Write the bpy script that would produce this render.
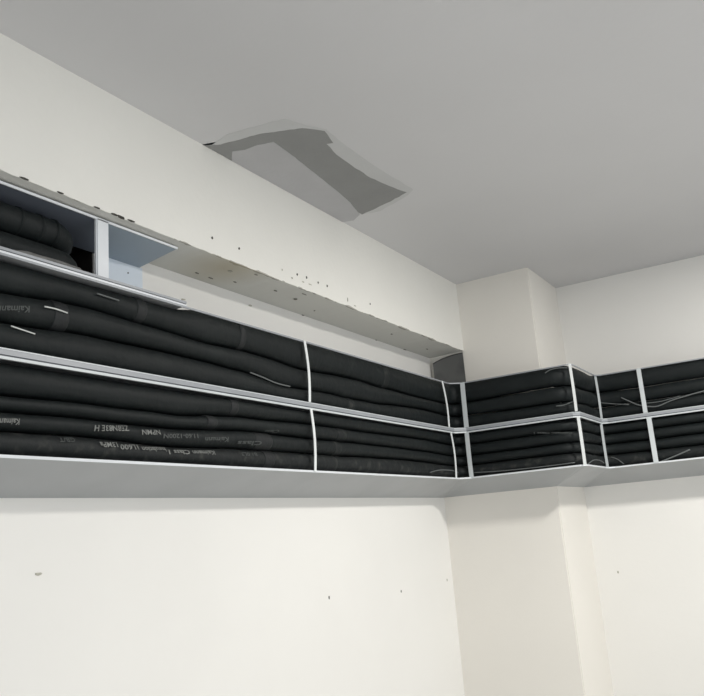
import bpy, bmesh, math, random
from mathutils import Vector, Matrix, noise

random.seed(7)
scene = bpy.context.scene
for o in list(bpy.data.objects):
    bpy.data.objects.remove(o)

# ------------------------------------------------------------------ camera
YAW, PITCH, ROLL, FPX = -0.5233, 0.2303, -0.0808, 802.93
CAM = Vector((2.0028, -4.4145, 1.55))
cyw, syw = math.cos(YAW), math.sin(YAW)
F = Vector((syw * math.cos(PITCH), cyw * math.cos(PITCH), math.sin(PITCH)))
R0 = Vector((cyw, -syw, 0)); U0 = R0.cross(F)
R = math.cos(ROLL) * R0 + math.sin(ROLL) * U0
U = -math.sin(ROLL) * R0 + math.cos(ROLL) * U0
cd = bpy.data.cameras.new('camera')
cam = bpy.data.objects.new('camera', cd)
scene.collection.objects.link(cam)
m = Matrix((R, U, -F)).transposed().to_4x4(); m.translation = CAM
cam.matrix_world = m
cd.sensor_width = 36; cd.lens = FPX / 704 * 36; cd.clip_start = 0.05
scene.camera = cam

# ------------------------------------------------------------------ view, world, lights
vs = scene.view_settings
vs.view_transform = 'Standard'; vs.look = 'None'; vs.gamma = 1; vs.use_curve_mapping = False
vs.exposure = 0.0
w = bpy.data.worlds.new('world'); scene.world = w; w.use_nodes = True
w.node_tree.nodes['Background'].inputs[0].default_value = (0.75, 0.85, 1, 1)
w.node_tree.nodes['Background'].inputs[1].default_value = 0.6

def area(name, loc, target, sx, sy, power, col=(1, 1, 1)):
    l = bpy.data.lights.new(name, 'AREA'); l.shape = 'RECTANGLE'
    l.size = sx; l.size_y = sy; l.energy = power; l.color = col
    o = bpy.data.objects.new(name, l); scene.collection.objects.link(o)
    o.location = loc
    o.rotation_euler = (Vector(target) - Vector(loc)).to_track_quat('-Z', 'Y').to_euler()
    return o
# daylight through the long window of the right wall, one ceiling lamp, and two added fill lights
area('window_daylight', (5.25, -2.9, 1.45), (0, -2.9, 1.45), 4.6, 1.5, 50, (0.97, 0.985, 1))
area('rear_fill_light', (2.4, -6.95, 1.4), (2.4, 0, 1.3), 2.6, 1.4, 18, (0.98, 0.985, 1))  # added unseen fill from the rear, lifts the pillar and back wall
area('ceiling_area_light', (2.35, -1.2, 2.985), (2.35, -1.2, 0), 0.22, 0.22, 72, (1, 0.97, 0.92))
area('ceiling_area_light', (3.0, -4.6, 2.985), (3.0, -4.6, 0), 1.2, 0.5, 34, (1, 0.98, 0.95))  # added unseen fill, evens the brightness of the walls

# ------------------------------------------------------------------ helpers
def at(px, py, ax, val):
    """world point where the sight line of a picture point meets the plane axis=val"""
    d = (px - 352) / FPX * R - (py - 348) / FPX * U + F
    return CAM + d * ((val - CAM[ax]) / d[ax])

def srgb(r, g, b):
    f = lambda c: (c / 255 / 12.92) if c / 255 <= 0.04045 else ((c / 255 + 0.055) / 1.055) ** 2.4
    return (f(r), f(g), f(b), 1)

def link(name, bm, mat, parent=None, label=None, cat=None, group=None, kind=None, smooth=False):
    me = bpy.data.meshes.new(name)
    bmesh.ops.recalc_face_normals(bm, faces=bm.faces)
    bm.to_mesh(me); bm.free()
    if smooth:
        for p in me.polygons: p.use_smooth = True
    if mat: me.materials.append(mat)
    o = bpy.data.objects.new(name, me)
    scene.collection.objects.link(o)
    if parent: o.parent = parent
    return tag(o, label, cat, group, kind)

def tag(o, label=None, cat=None, group=None, kind=None):
    if label: o['label'] = label
    if cat: o['category'] = cat
    if group: o['group'] = group
    if kind: o['kind'] = kind
    return o

def empty(name, loc, label, cat, group=None):
    o = bpy.data.objects.new(name, None); scene.collection.objects.link(o)
    o.location = loc; o.empty_display_size = 0.1
    bpy.context.view_layer.update()
    return tag(o, label, cat, group)

def adopt(o, parent):
    o.parent = parent
    o.matrix_parent_inverse = Matrix.Translation(-Vector(parent.location))
    return o

def box(bm, x0, x1, y0, y1, z0, z1):
    v = [bm.verts.new((x, y, z)) for x in (x0, x1) for y in (y0, y1) for z in (z0, z1)]
    for f in ((0, 1, 3, 2), (4, 6, 7, 5), (0, 4, 5, 1), (2, 3, 7, 6), (0, 2, 6, 4), (1, 5, 7, 3)):
        bm.faces.new([v[i] for i in f])

def prism(bm, pts, off):
    a = [bm.verts.new(p) for p in pts]
    b = [bm.verts.new(Vector(p) + Vector(off)) for p in pts]
    n = len(pts)
    bm.faces.new(a); bm.faces.new(b[::-1])
    for i in range(n):
        bm.faces.new((a[i], b[i], b[(i + 1) % n], a[(i + 1) % n]))

def tube(bm, pts, rad, seg=8, caps=True):
    """rad(i, ang) or number; round section swept along pts"""
    pts = [Vector(p) for p in pts]; rings = []
    n = len(pts)
    for i, p in enumerate(pts):
        t = (pts[min(i + 1, n - 1)] - pts[max(i - 1, 0)]).normalized()
        s = t.cross(Vector((0, 0, 1)))
        if s.length < 0.05: s = t.cross(Vector((1, 0, 0)))
        s.normalize(); u = s.cross(t).normalized()
        ring = []
        for k in range(seg):
            a = 2 * math.pi * k / seg
            r = rad(i, a) if callable(rad) else (rad, rad)
            ring.append(bm.verts.new(p + s * (math.cos(a) * r[0]) + u * (math.sin(a) * r[1])))
        rings.append(ring)
    for i in range(n - 1):
        for k in range(seg):
            bm.faces.new((rings[i][k], rings[i][(k + 1) % seg], rings[i + 1][(k + 1) % seg], rings[i + 1][k]))
    if caps:
        bm.faces.new(rings[0]); bm.faces.new(rings[-1][::-1])

# ------------------------------------------------------------------ materials
def mat(name, col, rough=0.6, metal=0, var=0.0, scale=8, bump=0.0, bscale=60, col2=None, stretch=None, spec=0.5):
    M = bpy.data.materials.new(name); M.use_nodes = True
    nt = M.node_tree; b = nt.nodes['Principled BSDF']
    b.inputs['Roughness'].default_value = rough; b.inputs['Metallic'].default_value = metal
    b.inputs['Specular IOR Level'].default_value = spec
    b.inputs['Base Color'].default_value = col
    tc = nt.nodes.new('ShaderNodeTexCoord'); src = tc.outputs['Object']
    if stretch:
        mp = nt.nodes.new('ShaderNodeMapping'); mp.inputs['Scale'].default_value = stretch
        nt.links.new(src, mp.inputs[0]); src = mp.outputs[0]
    if var or col2:
        n = nt.nodes.new('ShaderNodeTexNoise'); n.inputs['Scale'].default_value = scale
        n.inputs['Detail'].default_value = 5; nt.links.new(src, n.inputs['Vector'])
        r = nt.nodes.new('ShaderNodeValToRGB')
        c2 = col2 or tuple(c * (1 - var) for c in col[:3]) + (1,)
        r.color_ramp.elements[0].color = col; r.color_ramp.elements[1].color = c2
        r.color_ramp.elements[0].position = 0.38 if not col2 else 0.55
        r.color_ramp.elements[1].position = 0.68 if not col2 else 0.8
        nt.links.new(n.outputs['Fac'], r.inputs[0]); nt.links.new(r.outputs[0], b.inputs['Base Color'])
    if bump:
        n = nt.nodes.new('ShaderNodeTexNoise'); n.inputs['Scale'].default_value = bscale
        n.inputs['Detail'].default_value = 4; nt.links.new(src, n.inputs['Vector'])
        bp = nt.nodes.new('ShaderNodeBump'); bp.inputs['Strength'].default_value = bump
        bp.inputs['Distance'].default_value = 0.01
        nt.links.new(n.outputs['Fac'], bp.inputs['Height']); nt.links.new(bp.outputs[0], b.inputs['Normal'])
    return M

m_wall = mat('wall_paint', srgb(233, 232, 228), 0.75, var=0.03, scale=1.5, bump=0.05, bscale=40)
m_pillar = mat('pillar_paint', srgb(231, 228, 221), 0.75, var=0.03, scale=1.5, bump=0.05, bscale=40)
m_ceil = mat('ceiling_paint', srgb(210, 210, 211), 0.85, var=0.03, scale=1.2, bump=0.05, bscale=30)
m_floor = mat('floor_tile', srgb(188, 187, 184), 0.35, var=0.06, scale=3)
m_rail = mat('white_painted_metal', srgb(222, 226, 230), 0.35, var=0.08, scale=9)
m_shelf = mat('grey_sheet_metal', srgb(166, 169, 171), 0.5, var=0.06, scale=5)
m_groove = mat('rail_groove', srgb(90, 94, 100), 0.5)
m_railgrey = mat('grey_painted_metal', srgb(156, 160, 165), 0.4, var=0.1, scale=7)
m_strap = mat('white_plastic_strap', srgb(232, 236, 236), 0.4, var=0.06, scale=12)
m_bar = mat('white_flat_bar', srgb(206, 212, 214), 0.4, var=0.08, scale=12)
m_foam = mat('black_rubber_foam', srgb(16, 22, 23), 0.62, col2=srgb(26, 32, 32), scale=7, bump=0.4, bscale=24, spec=0.28)
m_foam_b = mat('black_rubber_foam_dark', srgb(24, 27, 29), 0.7, bump=0.3, bscale=28, spec=0.25)
m_dusty = mat('dusty_rubber_foam', srgb(18, 23, 24), 0.65, col2=srgb(62, 63, 60), scale=24, bump=0.35, bscale=28, spec=0.35)
m_tape = mat('black_tape', srgb(18, 22, 24), 0.7, bump=0.3, bscale=40)
m_print = mat('grey_print', srgb(122, 124, 121), 0.7, col2=srgb(45, 48, 48), scale=90)
m_print_faint = mat('faint_grey_print', srgb(72, 76, 75), 0.7, col2=srgb(36, 40, 40), scale=90)
m_wire = mat('grey_wire', srgb(100, 104, 104), 0.5)
m_tie = mat('white_tie', srgb(205, 208, 205), 0.5)
m_blue = mat('blue_grey_sheet', srgb(216, 226, 236), 0.5, var=0.05, scale=4)
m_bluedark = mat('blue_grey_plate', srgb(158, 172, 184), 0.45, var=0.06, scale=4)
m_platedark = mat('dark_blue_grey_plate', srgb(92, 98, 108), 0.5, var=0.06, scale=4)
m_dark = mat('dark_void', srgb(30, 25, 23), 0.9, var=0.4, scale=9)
m_endp = mat('dark_grey_sheet', srgb(98, 99, 98), 0.45, col2=srgb(58, 59, 60), scale=5)
m_crack = mat('black_crack', srgb(38, 37, 34), 0.9)
m_mark = mat('dark_mark', srgb(62, 60, 55), 0.9)
m_chip = mat('grey_chip', srgb(128, 126, 116), 0.9, var=0.4, scale=120)
m_scuff = mat('grey_scuff', srgb(186, 184, 172), 0.9, var=0.3, scale=90)
m_putty_dark = mat('dark_cement_skim', srgb(146, 147, 146), 0.9, var=0.05, scale=9, bump=0.2)
m_putty_mid = mat('grey_putty', srgb(184, 184, 186), 0.85, var=0.05, scale=7, bump=0.2)
m_putty_edge = mat('pale_putty', srgb(200, 201, 201), 0.85, var=0.03, scale=8, bump=0.1)
m_scrap = mat('grey_scrap', srgb(120, 120, 118), 0.8, var=0.3, scale=30, bump=0.6, bscale=40)
m_frame = mat('window_frame_white', srgb(225, 225, 225), 0.5)
m_lamp = mat('lamp_panel', srgb(245, 245, 240), 0.5)

# beam: white plaster with a dirty lower edge and a brown stain on the underside
H, B, ZB = 3.0, 0.2256, 2.577
def beam_mat():
    M = mat('beam_plaster', srgb(236, 235, 229), 0.8, var=0.03, scale=2, bump=0.08, bscale=40)
    nt = M.node_tree; b = nt.nodes['Principled BSDF']
    base = b.inputs['Base Color'].links[0].from_socket
    tc = nt.nodes.new('ShaderNodeTexCoord'); sp = nt.nodes.new('ShaderNodeSeparateXYZ')
    nt.links.new(tc.outputs['Object'], sp.inputs[0])
    def math_(op, a, bb=None, c=None):
        n = nt.nodes.new('ShaderNodeMath'); n.operation = op; n.use_clamp = op in ('MULTIPLY_ADD',)
        for i, v in enumerate((a, bb, c)):
            if v is None: continue
            if isinstance(v, (int, float)): n.inputs[i].default_value = v
            else: nt.links.new(v, n.inputs[i])
        return n.outputs[0]
    def mix(f, a, col):
        n = nt.nodes.new('ShaderNodeMix'); n.data_type = 'RGBA'
        nt.links.new(f, n.inputs[0]); nt.links.new(a, n.inputs[6]); n.inputs[7].default_value = col
        return n.outputs[2]
    # underside tinted greyer
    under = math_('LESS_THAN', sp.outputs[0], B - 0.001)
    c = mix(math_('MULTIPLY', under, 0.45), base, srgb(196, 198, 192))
    # chipped dirty edge
    no = nt.nodes.new('ShaderNodeTexNoise'); no.inputs['Scale'].default_value = 22; no.inputs['Detail'].default_value = 6
    mp = nt.nodes.new('ShaderNodeMapping'); mp.inputs['Scale'].default_value = (1, .4, 1)
    nt.links.new(tc.outputs['Object'], mp.inputs[0]); nt.links.new(mp.outputs[0], no.inputs['Vector'])
    dx = math_('ABSOLUTE', math_('SUBTRACT', sp.outputs[0], B))
    dz = math_('ABSOLUTE', math_('SUBTRACT', sp.outputs[2], ZB))
    d = math_('ADD', math_('MULTIPLY', dx, 1.0), math_('MULTIPLY', dz, 2.2))
    edge = math_('LESS_THAN', d, math_('MULTIPLY_ADD', no.outputs['Fac'], 0.075, -0.028))
    c = mix(math_('MULTIPLY', edge, 0.6), c, srgb(112, 106, 94))
    # brown water stain
    dist = nt.nodes.new('ShaderNodeVectorMath'); dist.operation = 'DISTANCE'
    nt.links.new(tc.outputs['Object'], dist.inputs[0]); dist.inputs[1].default_value = at(226, 268, 2, ZB)
    st = math_('MULTIPLY_ADD', dist.outputs['Value'], -4.5, 1.05)
    st = math_('MULTIPLY', math_('MULTIPLY', st, under), 0.6)
    c = mix(st, c, srgb(176, 164, 132))
    nt.links.new(c, b.inputs['Base Color'])
    return M
m_beam = beam_mat()

# ------------------------------------------------------------------ room
PX, PD = 0.6786, 0.5561          # pillar width, depth
YN, XE = -7.0, 5.3
OY0, OY1, OZ0, OZ1 = -3.75, -2.628, 2.366, 2.577     # hole through the left wall

bm = bmesh.new()
box(bm, -0.25, 0, YN, 0.0, 0, OZ0)
box(bm, -0.25, 0, YN, OY0, OZ0, H)
box(bm, -0.25, 0, OY0, 0.0, OZ1, H)
box(bm, -0.25, 0, OY1, 0.0, OZ0, OZ1)
wall_left = link('wall_left', bm, m_wall, kind='structure')
bm = bmesh.new(); box(bm, -0.25, XE + 0.2, PD, PD + 0.2, 0, H)
wall_back = link('wall_back', bm, m_wall, kind='structure')
bm = bmesh.new(); box(bm, -0.25, PX, 0, PD, 0, H)
bmesh.ops.bevel(bm, geom=[e for e in bm.edges if abs(e.verts[0].co.x - PX) < 1e-4 and abs(e.verts[1].co.x - PX) < 1e-4 and abs(e.verts[0].co.y) < 1e-4 and abs(e.verts[1].co.y) < 1e-4], offset=0.006, segments=2, affect='EDGES')
pillar = link('pillar', bm, m_pillar, kind='structure')
bm = bmesh.new(); box(bm, -0.25, XE + 0.2, YN - 0.2, PD + 0.2, H, H + 0.2)
ceiling = link('ceiling', bm, m_ceil, kind='structure')
bm = bmesh.new(); box(bm, -0.25, XE + 0.2, YN - 0.2, PD + 0.2, -0.2, 0)
link('floor', bm, m_floor, kind='structure')
bm = bmesh.new()
box(bm, -0.25, XE + 0.2, YN - 0.2, YN, 0, 0.65); box(bm, -0.25, XE + 0.2, YN - 0.2, YN, 2.15, H)
box(bm, -0.25, 1.05, YN - 0.2, YN, 0.65, 2.15); box(bm, 3.75, XE + 0.2, YN - 0.2, YN, 0.65, 2.15)  # opening added for the rear fill light
link('wall_front', bm, m_wall, kind='structure')
bm = bmesh.new()
box(bm, XE, XE + 0.2, YN, PD, 0, 0.65); box(bm, XE, XE + 0.2, YN, PD, 2.25, H)
box(bm, XE, XE + 0.2, YN, -5.3, 0.65, 2.25); box(bm, XE, XE + 0.2, -0.5, PD, 0.65, 2.25)
link('wall_right', bm, m_wall, kind='structure')
bm = bmesh.new()
for y in (-5.3, -4.12, -2.92, -1.72, -0.54): box(bm, XE + 0.05, XE + 0.1, y, y + 0.04, 0.65, 2.25)
for z in (0.65, 2.21): box(bm, XE + 0.05, XE + 0.1, -5.3, -0.5, z, z + 0.04)
link('window_1', bm, m_frame, kind='structure')
bm = bmesh.new()
for x in (1.05, 2.38, 3.71): box(bm, x, x + 0.04, YN - 0.12, YN - 0.07, 0.65, 2.15)
for z in (0.65, 2.11): box(bm, 1.05, 3.75, YN - 0.12, YN - 0.07, z, z + 0.04)
link('added_rear_window', bm, m_frame, kind='structure')  # window frame made up to go with the rear fill light
# shaft behind the hole; its shade is put into the dark colour
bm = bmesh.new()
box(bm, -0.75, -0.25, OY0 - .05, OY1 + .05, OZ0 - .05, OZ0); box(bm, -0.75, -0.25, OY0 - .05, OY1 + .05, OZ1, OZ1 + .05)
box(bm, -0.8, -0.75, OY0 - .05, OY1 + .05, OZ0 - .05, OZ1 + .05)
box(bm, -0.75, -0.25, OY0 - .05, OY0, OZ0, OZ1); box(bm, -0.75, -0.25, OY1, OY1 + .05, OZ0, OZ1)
box(bm, -0.26, -0.006, OY1 - .004, OY1 - .0005, OZ0 + .001, OZ1 - .001); box(bm, -0.26, -0.006, OY0 + .0005, OY1 - .004, OZ1 - .005, OZ1 - .001); box(bm, -0.26, -0.006, OY0 + .0005, OY1 - .004, OZ0 + .001, OZ0 + .004)  # dark liners over the wall reveal, painting the shade inside the hole
shaft = link('shaded_shaft', bm, m_dark, kind='structure')
shaft['label'] = 'shaft behind the hole in the left wall, shade painted in'

# beam along the left wall, with an uneven lower edge
bm = bmesh.new()
ny = 420; rows = []
for i in range(ny + 1):
    y = YN + (0 - YN) * i / ny
    e = 0.0035 * noise.noise((y * 6, 3, 0)) + 0.003 * noise.noise((y * 23, 8, 0))
    if y < -2.2: e += 0.006 * min(1, (-2.2 - y))
    rows.append([bm.verts.new(c) for c in ((0, y, H), (B, y, H), (B, y, ZB + 0.006 + e), (B - 0.0015, y, ZB + .003 + e), (0.0, y, ZB))])
for i in range(ny):
    for k in range(4):
        bm.faces.new((rows[i][k], rows[i + 1][k], rows[i + 1][k + 1], rows[i][k + 1]))
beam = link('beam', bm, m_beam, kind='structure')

# nail holes and marks on the beam and walls
def nail(px, py, ax, val, parent, r=0.004, m=None, name='nail_hole', sx=1.0, sz=1.0, lab=None):
    c = at(px, py, ax, val)
    bm = bmesh.new()
    n = 8; pts = []
    for k in range(n):
        a = 2 * math.pi * k / n; rr = r * random.uniform(0.75, 1.2)
        p = c.copy(); h = math.cos(a) * rr * sx; v = math.sin(a) * rr * sz
        if ax == 0: p.y += h; p.z += v
        elif ax == 1: p.x += h; p.z += v
        else: p.y += h; p.x += v
        pts.append(p)
    off = [0, 0, 0]; off[ax] = {0: 0.002, 1: -0.002, 2: -0.002}[ax]
    prism(bm, pts, off)
    link(name, bm, m or m_mark, parent, label=lab)
for x, y, r in ((212, 238, .0045), (239, 248.5, .0045), (297, 274.5, .004), (306.5, 277.5, .0045), (318, 282.5, .0042), (327, 286, .0042), (370, 304, .0035)):
    nail(x, y, 0, B, beam, r, sz=1.3)
for x, y, sx, sz in ((303, 282, 2.2, .6), (310, 284.5, 3.2, .4), (347.5, 300, .8, 2.5), (292, 278, 1.3, 1), (355, 306, 2.5, .5), (282, 270, 1, 1)):
    nail(x, y, 0, B, beam, .004, m_scuff, 'scuff', sx, sz)
for x, y, sx, sz, r in ((275.5, 290.5, 2.4, .8, .006), (295.5, 299, 2, 1.5, .006), (304, 294, 5, .5, .005), (314.5, 310.5, 1, 1.3, .005), (305, 319.5, 1.5, 1, .006), (391.5, 334, 2.2, .8, .006), (376, 340, 1.6, .9, .006), (427, 349, 2, .8, .006), (405, 349.5, 4, .7, .006),
                        (230, 271, 1.6, 1.3, .009), (197, 273, 2, .7, .006), (211, 278, 3, .6, .006), (235, 282, 2, .6, .006), (256, 274.5, 2.2, .6, .006), (347, 332, 1, 1.4, .006), (303, 315, 2, .8, .006)):
    nail(x, y, 2, ZB, beam, r * .8, m_chip if r != .009 else m_scuff, 'chip', sx, sz)
for x, y, a, b_ in ((114, 214.5, 2.4, .5), (121, 217.3, 2.4, .8), (131, 221, 2.6, .5), (97, 207.8, 2, .4), (60, 192.8, 2.0, .4), (24, 178.6, 2.4, .4)):
    nail(x, y, 0, B, beam, .0065, m_mark, 'chip', a, b_)
nail(329, 597.5, 0, 0, wall_left, .0055, None, 'nail_hole', .7, 1.2)
nail(401, 591.5, 0, 0, wall_left, .0055, None, 'nail_hole', .7, 1.2)
nail(447, 580, 0, 0, wall_left, .006, m_scuff, 'scuff', .8, 1.2)
nail(38, 574, 0, 0, wall_left, .008, m_scuff, 'scuff', 1.4, .5)
nail(128, 273, 0, 0.004, wall_left, .003, None, 'nail_hole')
nail(618, 572, 1, PD, wall_back, .006, m_scuff, 'scuff', .8, 1.5)
nail(183, 299.5, 0, 0, wall_left, .006, m_scuff, 'scuff', 2, .6)
nail(250, 305.5, 0, 0, wall_left, .006, m_scuff, 'scuff', 2, .6)

# repaired patch on the ceiling: three skim coats, one over the other
def skim(pts, m, th, label, jit=0.6):
    out = []
    P = [(190 + x * .3409, 100 + y * .3409) for x, y in pts]
    n = len(P)
    for i in range(n):
        a, b = P[i], P[(i + 1) % n]
        L = math.hypot(b[0] - a[0], b[1] - a[1]); k = max(1, int(L / 4))
        for j in range(k):
            t = j / k
            s = jit if j else 0
            out.append((a[0] + (b[0] - a[0]) * t + random.uniform(-s, s) * .8, a[1] + (b[1] - a[1]) * t + random.uniform(-s, s) * .5))
    bm = bmesh.new()
    q = [at(x, y, 2, H) for x, y in out]
    for v in q: v.x = max(v.x, B + 0.001)
    prism(bm, q, (0, 0, -th))
    bmesh.ops.triangulate(bm, faces=[f for f in bm.faces if len(f.verts) > 4])
    link('putty_patch', bm, m, ceiling, label=label)
skim([(60, 134), (110, 100), (190, 78), (280, 54), (340, 74), (400, 86), (440, 120), (480, 150), (560, 205), (655, 262), (640, 278), (560, 325), (505, 336), (430, 280), (300, 200), (150, 150)], m_putty_edge, .0008, 'pale feathered rim of the ceiling repair')
skim([(30, 133), (90, 130), (200, 100), (270, 90), (330, 82), (395, 90), (420, 125), (400, 128), (430, 160), (475, 192), (530, 228), (585, 252), (636, 270), (590, 296), (505, 335), (430, 300), (300, 240), (125, 185), (80, 160)], m_putty_dark, .0016, 'dark grey cement band of the ceiling repair')
skim([(122, 178), (124, 150), (160, 145), (200, 130), (245, 122), (285, 150), (330, 185), (380, 225), (430, 265), (470, 300), (498, 335), (480, 352), (440, 358), (400, 345), (340, 310), (275, 272), (180, 218), (150, 192)], m_putty_mid, .0024, 'lighter grey putty sheet of the ceiling repair', .3)

# ------------------------------------------------------------------ rack
TX, TY, TR = 0.22, -0.207, 0.30
FRONT = [(TX, -5.4), (TX, -0.262), (0.272, TY), (0.878, TY), (0.905, -0.18), (0.905, 0.272), (0.935, TR), (3.4, TR)]
WALL = [(0, -5.4), (0, 0), (0, 0), (PX, 0), (PX, 0), (PX, PD), (PX, PD), (3.4, PD)]

def offset(path, d):
    """shift a plan path sideways by d (positive = into the room)"""
    out = []
    n = len(path)
    for i, p in enumerate(path):
        dirs = []
        if i > 0: dirs.append((Vector(p) - Vector(path[i - 1])).normalized())
        if i < n - 1: dirs.append((Vector(path[i + 1]) - Vector(p)).normalized())
        nn = [Vector((d_.y, -d_.x)) for d_ in dirs]
        a = sum(nn, Vector((0, 0))).normalized()
        k = 1 / max(0.5, a.dot(nn[0]))
        out.append((p[0] + a.x * d * k, p[1] + a.y * d * k))
    return out

def sweep(bm, path, d0, d1, z0, z1, y_from=None):
    A, Bp = offset(path, d0), offset(path, d1)
    rings = [[bm.verts.new((a[0], a[1], z0)), bm.verts.new((b[0], b[1], z0)), bm.verts.new((b[0], b[1], z1)), bm.verts.new((a[0], a[1], z1))] for a, b in zip(A, Bp)]
    for i in range(len(rings) - 1):
        for k in range(4):
            bm.faces.new((rings[i][k], rings[i][(k + 1) % 4], rings[i + 1][(k + 1) % 4], rings[i + 1][k]))
    bm.faces.new(rings[0]); bm.faces.new(rings[-1][::-1])

rack = empty('pipe_rack', (0.22, -2.5, 1.732), 'long white two-tier wall rack with straps wrapping the corner, pillar and back wall', 'rack')
def rpart(name, bm, m, label=None):
    o = link(name, bm, m, None, label); adopt(o, rack); return o
Z0, Z1, Z2 = 1.8188, 2.083, 2.350
# bottom tray: flat above, sloping back to the wall below
bm = bmesh.new(); W2 = [(x + .001 * (1 if x == 0 else 0), y) for x, y in WALL]
f_in = offset(FRONT, -0.002)
n = len(FRONT)
top_f = [bm.verts.new((x, y, Z0)) for x, y in f_in]; bot_f = [bm.verts.new((x, y, Z0 - .007)) for x, y in f_in]
top_w = [bm.verts.new((x, y, Z0)) for x, y in W2]; bot_w = [bm.verts.new((x, y, 1.732)) for x, y in W2]
for i in range(n - 1):
    for a, b in ((top_f, bot_f), (bot_f, bot_w), (bot_w, top_w), (top_w, top_f)):
        bm.faces.new((a[i], a[i + 1], b[i + 1], b[i]))
bmesh.ops.remove_doubles(bm, verts=bm.verts, dist=1e-5)
rpart('bottom_panel', bm, m_shelf, 'grey sloping underside panel')
bm = bmesh.new()
tf = [bm.verts.new((x, y, 2.079)) for x, y in f_in]; tw = [bm.verts.new((x, y, 2.079)) for x, y in W2]
uf = [bm.verts.new((x, y, 2.091)) for x, y in f_in]; uw = [bm.verts.new((x, y, 2.091)) for x, y in W2]
for i in range(n - 1):
    for a, b in ((tf, tw), (tw, uw), (uw, uf), (uf, tf)):
        bm.faces.new((a[i], a[i + 1], b[i + 1], b[i]))
bmesh.ops.remove_doubles(bm, verts=bm.verts, dist=1e-5)
rpart('shelf', bm, m_shelf)
bm = bmesh.new(); sweep(bm, FRONT, -.003, .003, Z0 - .007, Z0 + .001); rpart('bottom_rail', bm, m_rail)
bm = bmesh.new(); sweep(bm, FRONT, -.003, .004, 2.066, 2.0735); rpart('middle_rail', bm, m_bar, 'bright lower edge of the middle rail')
bm = bmesh.new(); sweep(bm, FRONT, -.004, -.0005, 2.0735, 2.078); rpart('rail_groove', bm, m_groove, 'dark groove between the two edges of the middle rail')
bm = bmesh.new(); sweep(bm, FRONT, -.003, .003, 2.078, 2.095); rpart('middle_rail', bm, m_railgrey, 'broad upper edge of the middle rail')
bm = bmesh.new(); sweep(bm, FRONT, -.003, .0042, 2.0925, 2.0955); rpart('middle_rail', bm, m_bar, 'thin bright lip of the middle rail')
bm = bmesh.new(); sweep(bm, FRONT, -.003, .002, 2.3475, 2.3535); rpart('top_rail', bm, m_railgrey, 'thin grey top rail')

def strap(axis, pos, z0, z1, wd, m, label, bow=0.006, lean=0.0, th=0.003, out=0.004):
    wd *= .88
    """thin band over the pipe fronts; axis 0: on the left face, 1: pillar front, 2: pillar side, 3: back wall face"""
    bm = bmesh.new(); N = 8; rings = []
    for i in range(N + 1):
        t = i / N; z = z0 + (z1 - z0) * t
        o = out + bow * math.sin(math.pi * t); c = pos + lean * (0.5 - t) + 0.003 * math.sin(math.pi * t) * (1 if bow > .004 else 0)
        ring = []
        for s, q in ((-.5, 0), (.5, 0), (.5, th), (-.5, th)):
            if axis == 0: p = (TX + o + q, c + s * wd, z)
            elif axis == 1: p = (c + s * wd, TY - o - q, z)
            elif axis == 2: p = (0.905 + o + q, c + s * wd, z)
            else: p = (c + s * wd, TR - o - q, z)
            ring.append(bm.verts.new(p))
        rings.append(ring)
    for i in range(N):
        for k in range(4): bm.faces.new((rings[i][k], rings[i][(k + 1) % 4], rings[i + 1][(k + 1) % 4], rings[i + 1][k]))
    bm.faces.new(rings[0]); bm.faces.new(rings[-1])
    return rpart('strap', bm, m, label)
UP = (2.097, 2.352); LO = (1.815, 2.068)
strap(0, -1.717, *UP, .017, m_strap, 'white upper strap halfway along the left wall', lean=.008)
strap(0, -1.707, *LO, .017, m_strap, 'white lower strap halfway along the left wall')
strap(0, -.35, *UP, .018, m_strap, 'thin white upper strap just left of the corner', lean=.03)
strap(0, -.316, *LO, .018, m_strap, 'thin white lower strap just left of the corner', lean=.006)
strap(1, .279, *UP, .030, m_bar, 'wide white upper bar at the inside corner', bow=.001, lean=-.004)
strap(1, .274, *LO, .028, m_bar, 'wide white lower bar at the inside corner', bow=.003)
strap(1, .900, *UP, .016, m_strap, 'thin white upper strap at the outer pillar corner')
strap(1, .905, *LO, .018, m_strap, 'thin white lower strap at the outer pillar corner', bow=.009)
strap(3, .905, *UP, .014, m_bar, 'thin white upper strap where rack meets the back wall')
strap(3, .906, *LO, .016, m_bar, 'thin white lower strap where rack meets the back wall', bow=.004, out=.040)
strap(3, 1.150, *UP, .027, m_bar, 'wide white upper bar on the back wall', bow=.001)
strap(3, 1.163, *LO, .030, m_bar, 'wide white lower bar on the back wall', bow=.001)
strap(3, 2.3, *UP, .027, m_bar, 'wide white upper bar far along the back wall', bow=.001)
strap(3, 2.3, *LO, .027, m_bar, 'wide white lower bar far along the back wall', bow=.001)
strap(0, -3.75, *UP, .017, m_strap, 'white upper strap at the far left')
strap(0, -3.75, *LO, .017, m_strap, 'white lower strap at the far left')

# ------------------------------------------------------------------ pipes
def fine(path, step=0.035, rounds=3):
    p = [Vector(a) for a in path]
    # round the corners first
    q = [p[0]]
    for a, b in zip(p, p[1:]):
        L = (b - a).length; k = max(1, int(L / 0.06))
        for j in range(1, k + 1): q.append(a + (b - a) * (j / k))
    for _ in range(rounds):
        r = [q[0]]
        for a, b in zip(q, q[1:]):
            r += [a * .75 + b * .25, a * .25 + b * .75]
        r.append(q[-1])
        # resample
        out = [r[0]]; acc = 0
        for a, b in zip(r, r[1:]):
            acc += (b - a).length
            if acc >= step: out.append(b); acc = 0
        out.append(r[-1]); q = out
    return q

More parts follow.
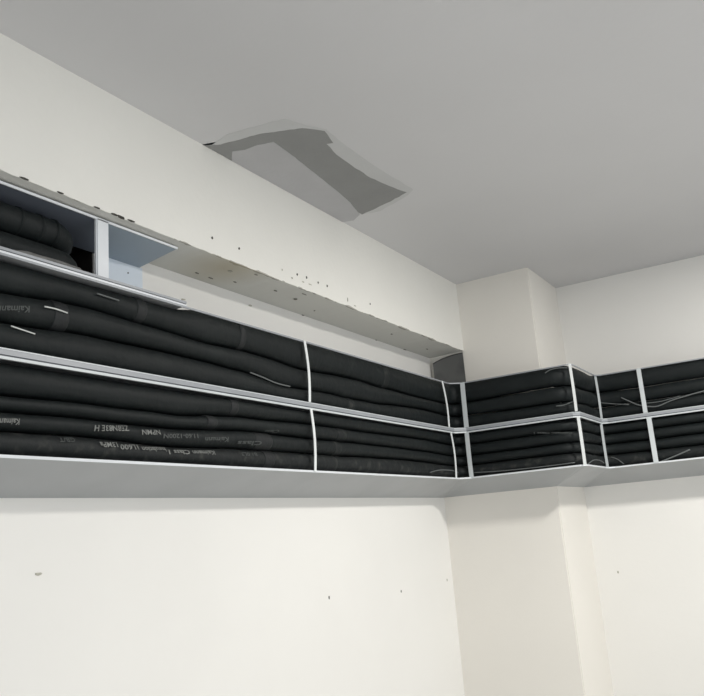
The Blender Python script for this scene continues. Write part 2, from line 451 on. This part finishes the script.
BASE = [(TX, -5.4), (TX, TY), (0.905, TY), (0.905, TR), (3.4, TR)]
S1 = 5.4 + TY            # arc length at the inside corner
def knots(ks, tail):
    """ks: (y on the left face, z); tail: (arc length beyond the corner, z)"""
    K = [(y + 5.4, z) for y, z in ks] + [(S1 + s, z) for s, z in tail]
    def f(s):
        if s <= K[0][0]: return K[0][1]
        for (a, za), (b, zb) in zip(K, K[1:]):
            if s <= b:
                t = (s - a) / (b - a); t = t * t * (3 - 2 * t)
                return za + (zb - za) * t
        return K[-1][1]
    return f
const = lambda v: (lambda s: v)
def wob(f, k, amp=.0045):
    return lambda s: f(s) + amp * noise.noise((s * 2.1, k * 7.7, 1.5)) + amp * .6 * noise.noise((s * 5.5, k * 3.7, 9))
up = [knots([(-2.7, 2.350), (-2.43, 2.350), (-2.375, 2.369), (-1.6, 2.368), (-1.3, 2.373), (-.8, 2.370)], [(.1, 2.364), (1.2, 2.361), (2, 2.362)]),
      knots([(-3.6, 2.268), (-3.125, 2.261), (-2.822, 2.272), (-2.555, 2.265), (-2.286, 2.261), (-1.965, 2.259), (-1.729, 2.244), (-1.39, 2.255), (-1.03, 2.25), (-.616, 2.238)], [(.3, 2.249), (1.2, 2.255), (3, 2.25)]),
      knots([(-3.6, 2.170), (-3.123, 2.178), (-2.823, 2.192), (-2.512, 2.192), (-2.29, 2.187), (-2.141, 2.181), (-1.837, 2.152), (-1.527, 2.16), (-1.152, 2.162), (-.629, 2.178)], [(.3, 2.163), (1.2, 2.170), (3, 2.165)]),
      const(2.092)]
lo = [const(2.068),
      knots([(-3.6, 1.975), (-3.118, 1.978), (-2.824, 1.984), (-2.496, 1.985), (-2.079, 2.007), (-1.53, 2.015), (-.886, 2.016)], [(.3, 2.002), (1.2, 2.008), (3, 2.0)]),
      knots([(-3.6, 1.932), (-3.117, 1.937), (-2.824, 1.941), (-2.498, 1.936), (-2.083, 1.955), (-1.538, 1.955), (-.899, 1.957)], [(.3, 1.941), (1.2, 1.95), (3, 1.945)]),
      knots([(-3.6, 1.885), (-3.115, 1.883), (-2.824, 1.886), (-2.5, 1.879), (-2.088, 1.889), (-1.547, 1.891), (-.911, 1.9)], [(.3, 1.89), (1.2, 1.888), (3, 1.89)]),
      const(1.822)]

up = [up[0], wob(up[1], 1, .007), wob(up[2], 2, .007), up[3]]
lo = [lo[0], wob(lo[1], 3), wob(lo[2], 4), wob(lo[3], 5), lo[4]]

def make_pipe(zt, zb, depth, label, seed, m, group, half=0.036, seg=12):
    ctr = fine(offset(BASE, -depth))
    s = 0; pts = []; hh = []
    rnd = random.Random(seed)
    for i, p in enumerate(ctr):
        if i: s += (p - ctr[i - 1]).length
        a, b = zt(s), zb(s)
        wv = 0.006 * noise.noise((s * 1.7, seed * 9.1, 0)) - 0.008 * abs(noise.noise((s * 3.1, seed * 4.3, 5)))
        q = p.copy()
        if i and i < len(ctr) - 1:
            t = (ctr[i + 1] - ctr[i - 1]).normalized(); q += Vector((t.y, -t.x)) * wv
        pts.append((q.x, q.y, (a + b) / 2)); hh.append(((a - b) / 2, s))
    def rad(i, ang):
        h, s_ = hh[i]
        k = 1 + 0.035 * noise.noise((s_ * 5, math.cos(ang) * 1.3 + seed, math.sin(ang) * 1.3)) + 0.02 * noise.noise((s_ * 21, math.cos(ang) + seed, math.sin(ang)))
        return (half * k, h * 0.975 * min(k, 1.0))
    bm = bmesh.new(); tube(bm, pts, rad, seg)
    o = link('insulated_pipe', bm, m, None, label, 'pipe', group, smooth=True)
    return o, pts, hh

GU, GL = 'black pipes in the upper tier of the rack', 'black pipes in the lower tier of the rack'
DEP = 0.043
pipes = {}
spec_u = [('top black foam-covered pipe of the upper tier, right under the thin top rail', m_foam),
          ('middle black foam-covered pipe of the upper tier, sagging between two others', m_foam),
          ('lowest black foam-covered pipe of the upper tier, resting on the middle rail', m_foam)]
spec_l = [('thickest black foam-covered pipe, topmost of the lower tier under the middle rail', m_foam),
          ('second black pipe from the top of the lower tier, without bold print', m_foam),
          ('third black pipe from the top of the lower tier, with upside-down grey numbers', m_foam),
          ('bottom black pipe of the lower tier, printed and dusty, on the bottom rail', m_dusty)]
for i, (lab, mm) in enumerate(spec_u):
    pipes['u%d' % i] = make_pipe(up[i], up[i + 1], DEP, lab, i + 1, mm, GU)
for i, (lab, mm) in enumerate(spec_l):
    pipes['l%d' % i] = make_pipe(lo[i], lo[i + 1], DEP, lab, i + 11, mm, GL)
# the row behind, glimpsed in the gaps
for i, (a, b) in enumerate(((2.342, 2.262), (2.26, 2.18), (2.178, 2.098), (2.062, 1.985), (1.983, 1.905), (1.903, 1.826))):
    make_pipe(const(a), const(b), DEP + .078, ('black foam-covered pipe hidden behind the %s pipe of the %s tier of the rack' % (('top', 'middle', 'lowest')[i % 3], 'upper' if i < 3 else 'lower')), 30 + i, m_foam_b, 'pipes behind the front row of the rack', half=.035, seg=10)

# tape bands at foam joints (children of their pipe)
def band(key, px, py, wd, m=m_tape, label=None):
    o, pts, hh = pipes[key]
    y = at(px, py, 0, .2).y
    c = min(range(len(pts)), key=lambda i: abs(pts[i][1] - y) if pts[i][0] < .25 else 9)
    zc, h = pts[c][2], hh[c][0]
    bm = bmesh.new()
    P = [(pts[c][0], y + wd * t, zc) for t in (-.5, -.45, 0, .45, .5)]
    rr = [1.0, 1.02, 1.025, 1.02, 1.0]
    tube(bm, P, lambda i, a: (.036 * rr[i] + .0015, h * 1.0 * rr[i]), 16)
    link('tape_band', bm, m, o, label, smooth=True)
band('l2', 262, 441, .10); band('l3', 268, 460, .06); band('l1', 210, 423, .05); band('l0', 232, 406, .04)
band('l3', 325, 463, .16, m_dusty, 'dusty taped joint'); band('l2', 336, 449, .05, m_dusty)
band('u1', 60, 312, .05); band('u0', 140, 303, .04); band('u2', 350, 405, .05, m_dusty); band('l1', 340, 431, .07, m_dusty)
band('u0', 385, 374, .05, m_dusty); band('u0', 240, 330, .03)

# upside-down print on the foam, read from the right
def printed(key, px0, px1, py, text, m=m_print, size=0.02, axis=0):
    o, pts, hh = pipes[key]
    a, b = (at(px0, py, 0, .215), at(px1, py, 0, .215)) if axis == 0 else (at(px0, py, 1, TY), at(px1, py, 1, TY))
    cu = bpy.data.curves.new('print', 'FONT'); cu.body = text; cu.size = size; cu.align_x = 'LEFT'; cu.resolution_u = 2
    cu.offset = 0.0004
    tmp = bpy.data.objects.new('tmp', cu); scene.collection.objects.link(tmp)
    bpy.context.view_layer.update()
    me = bpy.data.meshes.new_from_object(tmp.evaluated_get(bpy.context.evaluated_depsgraph_get()))
    bpy.data.objects.remove(tmp); bpy.data.curves.remove(cu)
    xs = [v.co.x for v in me.vertices]; ys = [v.co.y for v in me.vertices]
    W = max(xs) - min(xs); L = (b - a).length; k = L / W; my = (max(ys) + min(ys)) / 2
    for v in me.vertices:
        u = (v.co.x - min(xs)) * k; z = (v.co.y - my)
        if axis == 0:
            y = b.y - u
            c = min(range(len(pts)), key=lambda i: abs(pts[i][1] - y) if pts[i][0] < .25 else 9)
            j = c + 1 if pts[c][1] < y else c - 1
            t = (y - pts[c][1]) / (pts[j][1] - pts[c][1])
            X = pts[c][0] + (pts[j][0] - pts[c][0]) * t; zc = pts[c][2] + (pts[j][2] - pts[c][2]) * t; h = hh[c][0]
            zz = a.z + (b.z - a.z) * ((y - a.y) / (b.y - a.y)) - z - zc
            zz = max(-h * .85, min(h * .85, zz))
            v.co = (X + .0385 * math.sqrt(max(0, 1 - (zz / h) ** 2)) + .0022, y, zc + zz)
        else:
            x = b.x - u
            zc = a.z + (b.z - a.z) * ((x - a.x) / (b.x - a.x))
            v.co = (x, TY + .0035, zc - z)
    me.materials.append(m)
    t = bpy.data.objects.new('printed_text', me); scene.collection.objects.link(t); t.parent = o
    t['label'] = 'upside-down grey lettering'
printed('l2', 95, 130, 428, 'ZE8N83E H', size=.024)
printed('l2', 143, 161, 432, 'NPMN', m_print, .022)
printed('l2', 164, 198, 436, '11.60-1200N', m_print_faint, .02)
printed('l2', 205, 228, 439.5, 'Kaimann', m_print_faint, .022)
printed('l2', 238, 262, 443, 'Class', m_print_faint, .02)
printed('l2', -4, 20, 421.5, 'Kaimann', m_print, .022)
printed('l3', 100, 118, 444.5, '13MPa', m_print, .022)
printed('l3', 120, 139, 447, '1L600', m_print, .022)
printed('l3', 142, 167, 449, 'Insulation', m_print, .021)
printed('l3', 169, 190, 452, 'Class 1', m_print, .02)
printed('l3', 193, 215, 452.5, 'Kaimann', m_print, .02)
printed('l3', 242, 258, 454, 'B1 0L3', m_print_faint, .018)
printed('l3', 60, 76, 439.5, 'GB/T', m_print_faint, .018)
printed('u1', -2, 30, 309, 'Kaimann', m_print_faint, .026)
printed('l1', 268, 281, 431, 'Class', m_print_faint, .014)
printed('l0', 534, 572, 433, 'Kaimann Class 1', m_print_faint, .014, axis=1)

# small white slivers of tie and loose wires lying over the pipes
def strand(name, pts, r, m, label, cat, group=None, seg=6):
    P = [Vector(p) for p in pts]; out = []
    n = len(P)
    for i in range(n - 1):
        p0, p1, p2, p3 = P[max(i - 1, 0)], P[i], P[i + 1], P[min(i + 2, n - 1)]
        for k in range(5):
            t = k / 5
            out.append(.5 * ((2 * p1) + (p2 - p0) * t + (2 * p0 - 5 * p1 + 4 * p2 - p3) * t * t + (3 * p1 - p0 - 3 * p2 + p3) * t ** 3))
    out.append(P[-1])
    bm = bmesh.new(); tube(bm, out, r, seg)
    return link(name, bm, m, None, label, cat, group, smooth=True)
L = lambda pts, x=.2165: [at(a, b, 0, x) for a, b in pts]
Fr = lambda pts, y=TY + .003: [at(a, b, 1, y) for a, b in pts]
Bk = lambda pts, y=TR + .003: [at(a, b, 1, y) for a, b in pts]
strand('cable_tie', L([(44.5, 306.5), (56, 309), (67.5, 313)]), .0022, m_tie, 'bright white tie end on the middle upper-tier pipe near the left post', 'cable tie')
strand('cable_tie', L([(11, 326), (23, 330), (35, 334)]), .002, m_tie, 'white tie end on the lowest upper-tier pipe at the far left', 'cable tie')
strand('cable_tie', L([(97, 293.5), (108, 297), (119, 300.5)]), .0022, m_wire, 'faint grey tie end on the top pipe under the white post', 'cable tie')
strand('loose_wire', L([(250, 372.5), (262, 377), (276, 383), (290, 386.5)]), .0028, m_wire, 'thin grey wire curving over the lowest upper-tier pipe left of the halfway strap', 'wire')
strand('loose_wire', L([(464 - 5, 403), (465 - 5, 406), (457, 406.5)], .217), .002, m_wire, 'tiny grey wire end beside the inside-corner bar', 'wire')
strand('loose_wire', Fr([(545, 373), (551, 369.5), (560, 367.8), (571, 368)]), .0028, m_wire, 'grey wire peeping over the rack top at the pillar corner', 'wire')
strand('loose_wire', Fr([(556, 406), (564, 405), (574, 401)]), .0028, m_wire, 'short grey wire on the upper tier left of the pillar-corner strap', 'wire')
strand('loose_wire', Bk([(600, 402.5), (612, 403.8), (629, 404.5)]), .0026, m_wire, 'straight grey wire low in the upper tier right of the pillar', 'wire')
strand('loose_wire', Bk([(621, 397.5), (631, 402), (640, 405.3), (656, 406.5), (670, 401), (684, 396.5), (704, 391), (730, 386)]), .0036, m_wire, 'long grey wire dipping behind the wide bar on the back wall', 'wire')
strand('loose_wire', Bk([(642, 403.5), (660, 401.5), (680, 396)]), .0022, m_wire, 'thin grey wire just above the long dipping wire', 'wire')
strand('loose_wire', Bk([(660, 462), (674, 456.5), (690, 449.5)]), .0042, m_wire, 'thick grey wire stub rising from the bottom rail right of the wide bar', 'wire')
strand('loose_wire', Bk([(611, 457), (617, 459), (624, 464)]), .0024, m_wire, 'short grey wire falling to the bottom rail right of the pillar', 'wire')
strand('loose_wire', [at(588, 464, 0, .902), at(594, 460, 0, .902), at(600, 460.5, 0, .902), at(604, 463, 0, .902)], .0026, m_wire, 'grey wire loop on the bottom rail round the pillar side', 'wire')
strand('loose_wire', L([(430, 472.5), (440, 470), (452, 470.5), (458, 472.5)], .217), .0028, m_wire, 'grey wire lying on the bottom rail left of the inside corner', 'wire')
strand('loose_wire', Fr([(474, 472.5), (500, 471), (540, 467), (575, 462.5)]), .0026, m_wire, 'long grey wire lying on the bottom rail along the pillar front', 'wire')

# ------------------------------------------------------------------ sheet-metal niche under the beam, upper left
niche = empty('sheet_metal_niche', (0.1, -3.5, 2.353), 'blue-grey sheet-metal box with white post and double edge, under the beam', 'duct box')
def npart(name, bm, m, label=None):
    o = link(name, bm, m, None, label); adopt(o, niche); return o
NY0, NY1, NX = -5.4, -2.425, 0.19
for y0, y1, mm, lb in ((NY0, -2.752, m_platedark, 'dark blue-grey part of the top plate left of the post'), (-2.751, NY1, m_bluedark, 'lighter blue-grey part of the top plate right of the post')):
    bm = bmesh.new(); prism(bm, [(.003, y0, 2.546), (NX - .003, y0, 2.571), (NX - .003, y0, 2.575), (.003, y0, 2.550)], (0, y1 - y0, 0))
    for v in bm.verts:      # one plate in two tones, the split skewed to line up behind the post
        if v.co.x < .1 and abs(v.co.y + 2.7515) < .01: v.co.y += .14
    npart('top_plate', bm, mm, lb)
bm = bmesh.new(); box(bm, NX - .004, NX, NY0, NY1, 2.568, 2.5755); npart('top_edge', bm, m_rail, 'thin white front edge of the top plate')
bm = bmesh.new(); box(bm, .0015, .004, OY1 + .002, -2.41, 2.368, 2.547); npart('back_plate', bm, m_blue, 'pale blue-white back plate')
bm = bmesh.new(); box(bm, .003, TX - .004, NY0, NY1, 2.3545, 2.366); npart('shelf', bm, m_shelf)
bm = bmesh.new(); box(bm, TX - .004, TX + .003, NY0, NY1, 2.3535, 2.3595); npart('lower_edge', bm, m_rail)
bm = bmesh.new(); box(bm, TX - .006, TX - .001, NY0, NY1, 2.3595, 2.363); npart('edge_groove', bm, m_groove)
bm = bmesh.new(); box(bm, TX - .005, TX + .002, NY0, NY1, 2.363, 2.371); npart('upper_edge', bm, m_railgrey)
bm = bmesh.new(); box(bm, NX - .003, NX + .0, -2.782, -2.739, 2.366, 2.5715); box(bm, NX - .010, NX - .003, -2.786, -2.782, 2.366, 2.570)
npart('post', bm, m_rail, 'white upright angle post')

# pipes lying in the niche and turning into the hole
GN = 'black pipes turning into the hole in the wall'
def bent(x, z, yb, r, label, seed, droop=0.0, rb=.11):
    P = []
    y = -5.2
    while y < yb - rb:
        P.append((x + .004 * noise.noise((y * 3, seed, 0)), y, z + .006 * noise.noise((y * 2.2, seed, 4)))); y += .06
    for k in range(0, 10):
        a = k / 9 * math.pi / 2
        P.append((x - rb * (1 - math.cos(a)), yb - rb + rb * math.sin(a), z + droop * k / 9))
    P += [(x - rb - d, yb, z + droop) for d in (.06, .14, .24, .36)]
    bm = bmesh.new()
    tube(bm, P, lambda i, a: tuple(r * (1 + .03 * noise.noise((i * .5, math.cos(a) + seed, math.sin(a)))) for _ in (0, 1)), 14)
    return link('bent_pipe', bm, m_foam, None, label, 'pipe', GN, smooth=True)
p1 = bent(.124, 2.503, -2.815, .042, 'upper black bent pipe with tape rings in the niche under the beam', 1, -.004)
p2 = bent(.130, 2.413, -2.80, .041, 'lower black bent pipe in the niche, under the taped one', 2)
p3 = bent(.0425, 2.465, -2.93, .038, 'rear black bent pipe in the niche, behind the two front ones', 3, rb=.06)
for px, py in ((20, 215), (41, 220), (56, 228)):
    y = at(px, py, 0, .15).y
    bm = bmesh.new(); tube(bm, [(.124, y - .004, 2.503), (.124, y, 2.503), (.124, y + .004, 2.503)], .0445, 14)
    link('tape_ring', bm, m_foam, p1, smooth=True)
# crumpled scrap of grey foam at the foot of the pipes
bm = bmesh.new(); bmesh.ops.create_icosphere(bm, subdivisions=3, radius=1)
c = Vector((.185, -2.96, 2.382))
for v in bm.verts:
    k = 1 + .25 * noise.noise(v.co * 2.2)
    v.co = Vector((c.x + v.co.x * .02 * k, c.y + v.co.y * .13 * k, c.z + v.co.z * .012 * k))
link('foam_scrap', bm, m_scrap, None, 'crumpled grey foam scrap on the niche edge below the bent pipes', 'scrap', smooth=True)

# dark curved end sheet in the recess at the corner
bm = bmesh.new(); N = 14; cols = []; TOPS = []
for i in range(N + 1):
    t = i / N
    a = t * math.pi / 2
    x = .028 + .192 * (t ** 1.1); y = -.02 * (1 - t) ** 3 - .006
    zt = ZB - .008 - .038 * (1 - t) ** 2.2
    TOPS.append((x, y, zt + .001))
    cols.append([bm.verts.new(q) for q in ((x, y, 2.22), (x, y, zt), (x, y + .003, zt), (x, y + .003, 2.22))])
for i in range(N):
    for k in range(4): bm.faces.new((cols[i][k], cols[i + 1][k], cols[i + 1][(k + 1) % 4], cols[i][(k + 1) % 4]))
bm.faces.new(cols[0]); bm.faces.new(cols[-1])
END = link('end_sheet', bm, m_endp, None, 'dark grey sheet with arched top closing the recess at the corner under the beam', 'panel')
bm = bmesh.new()
tube(bm, TOPS, .0028, 6)
link('crack', bm, m_crack, END, smooth=True)
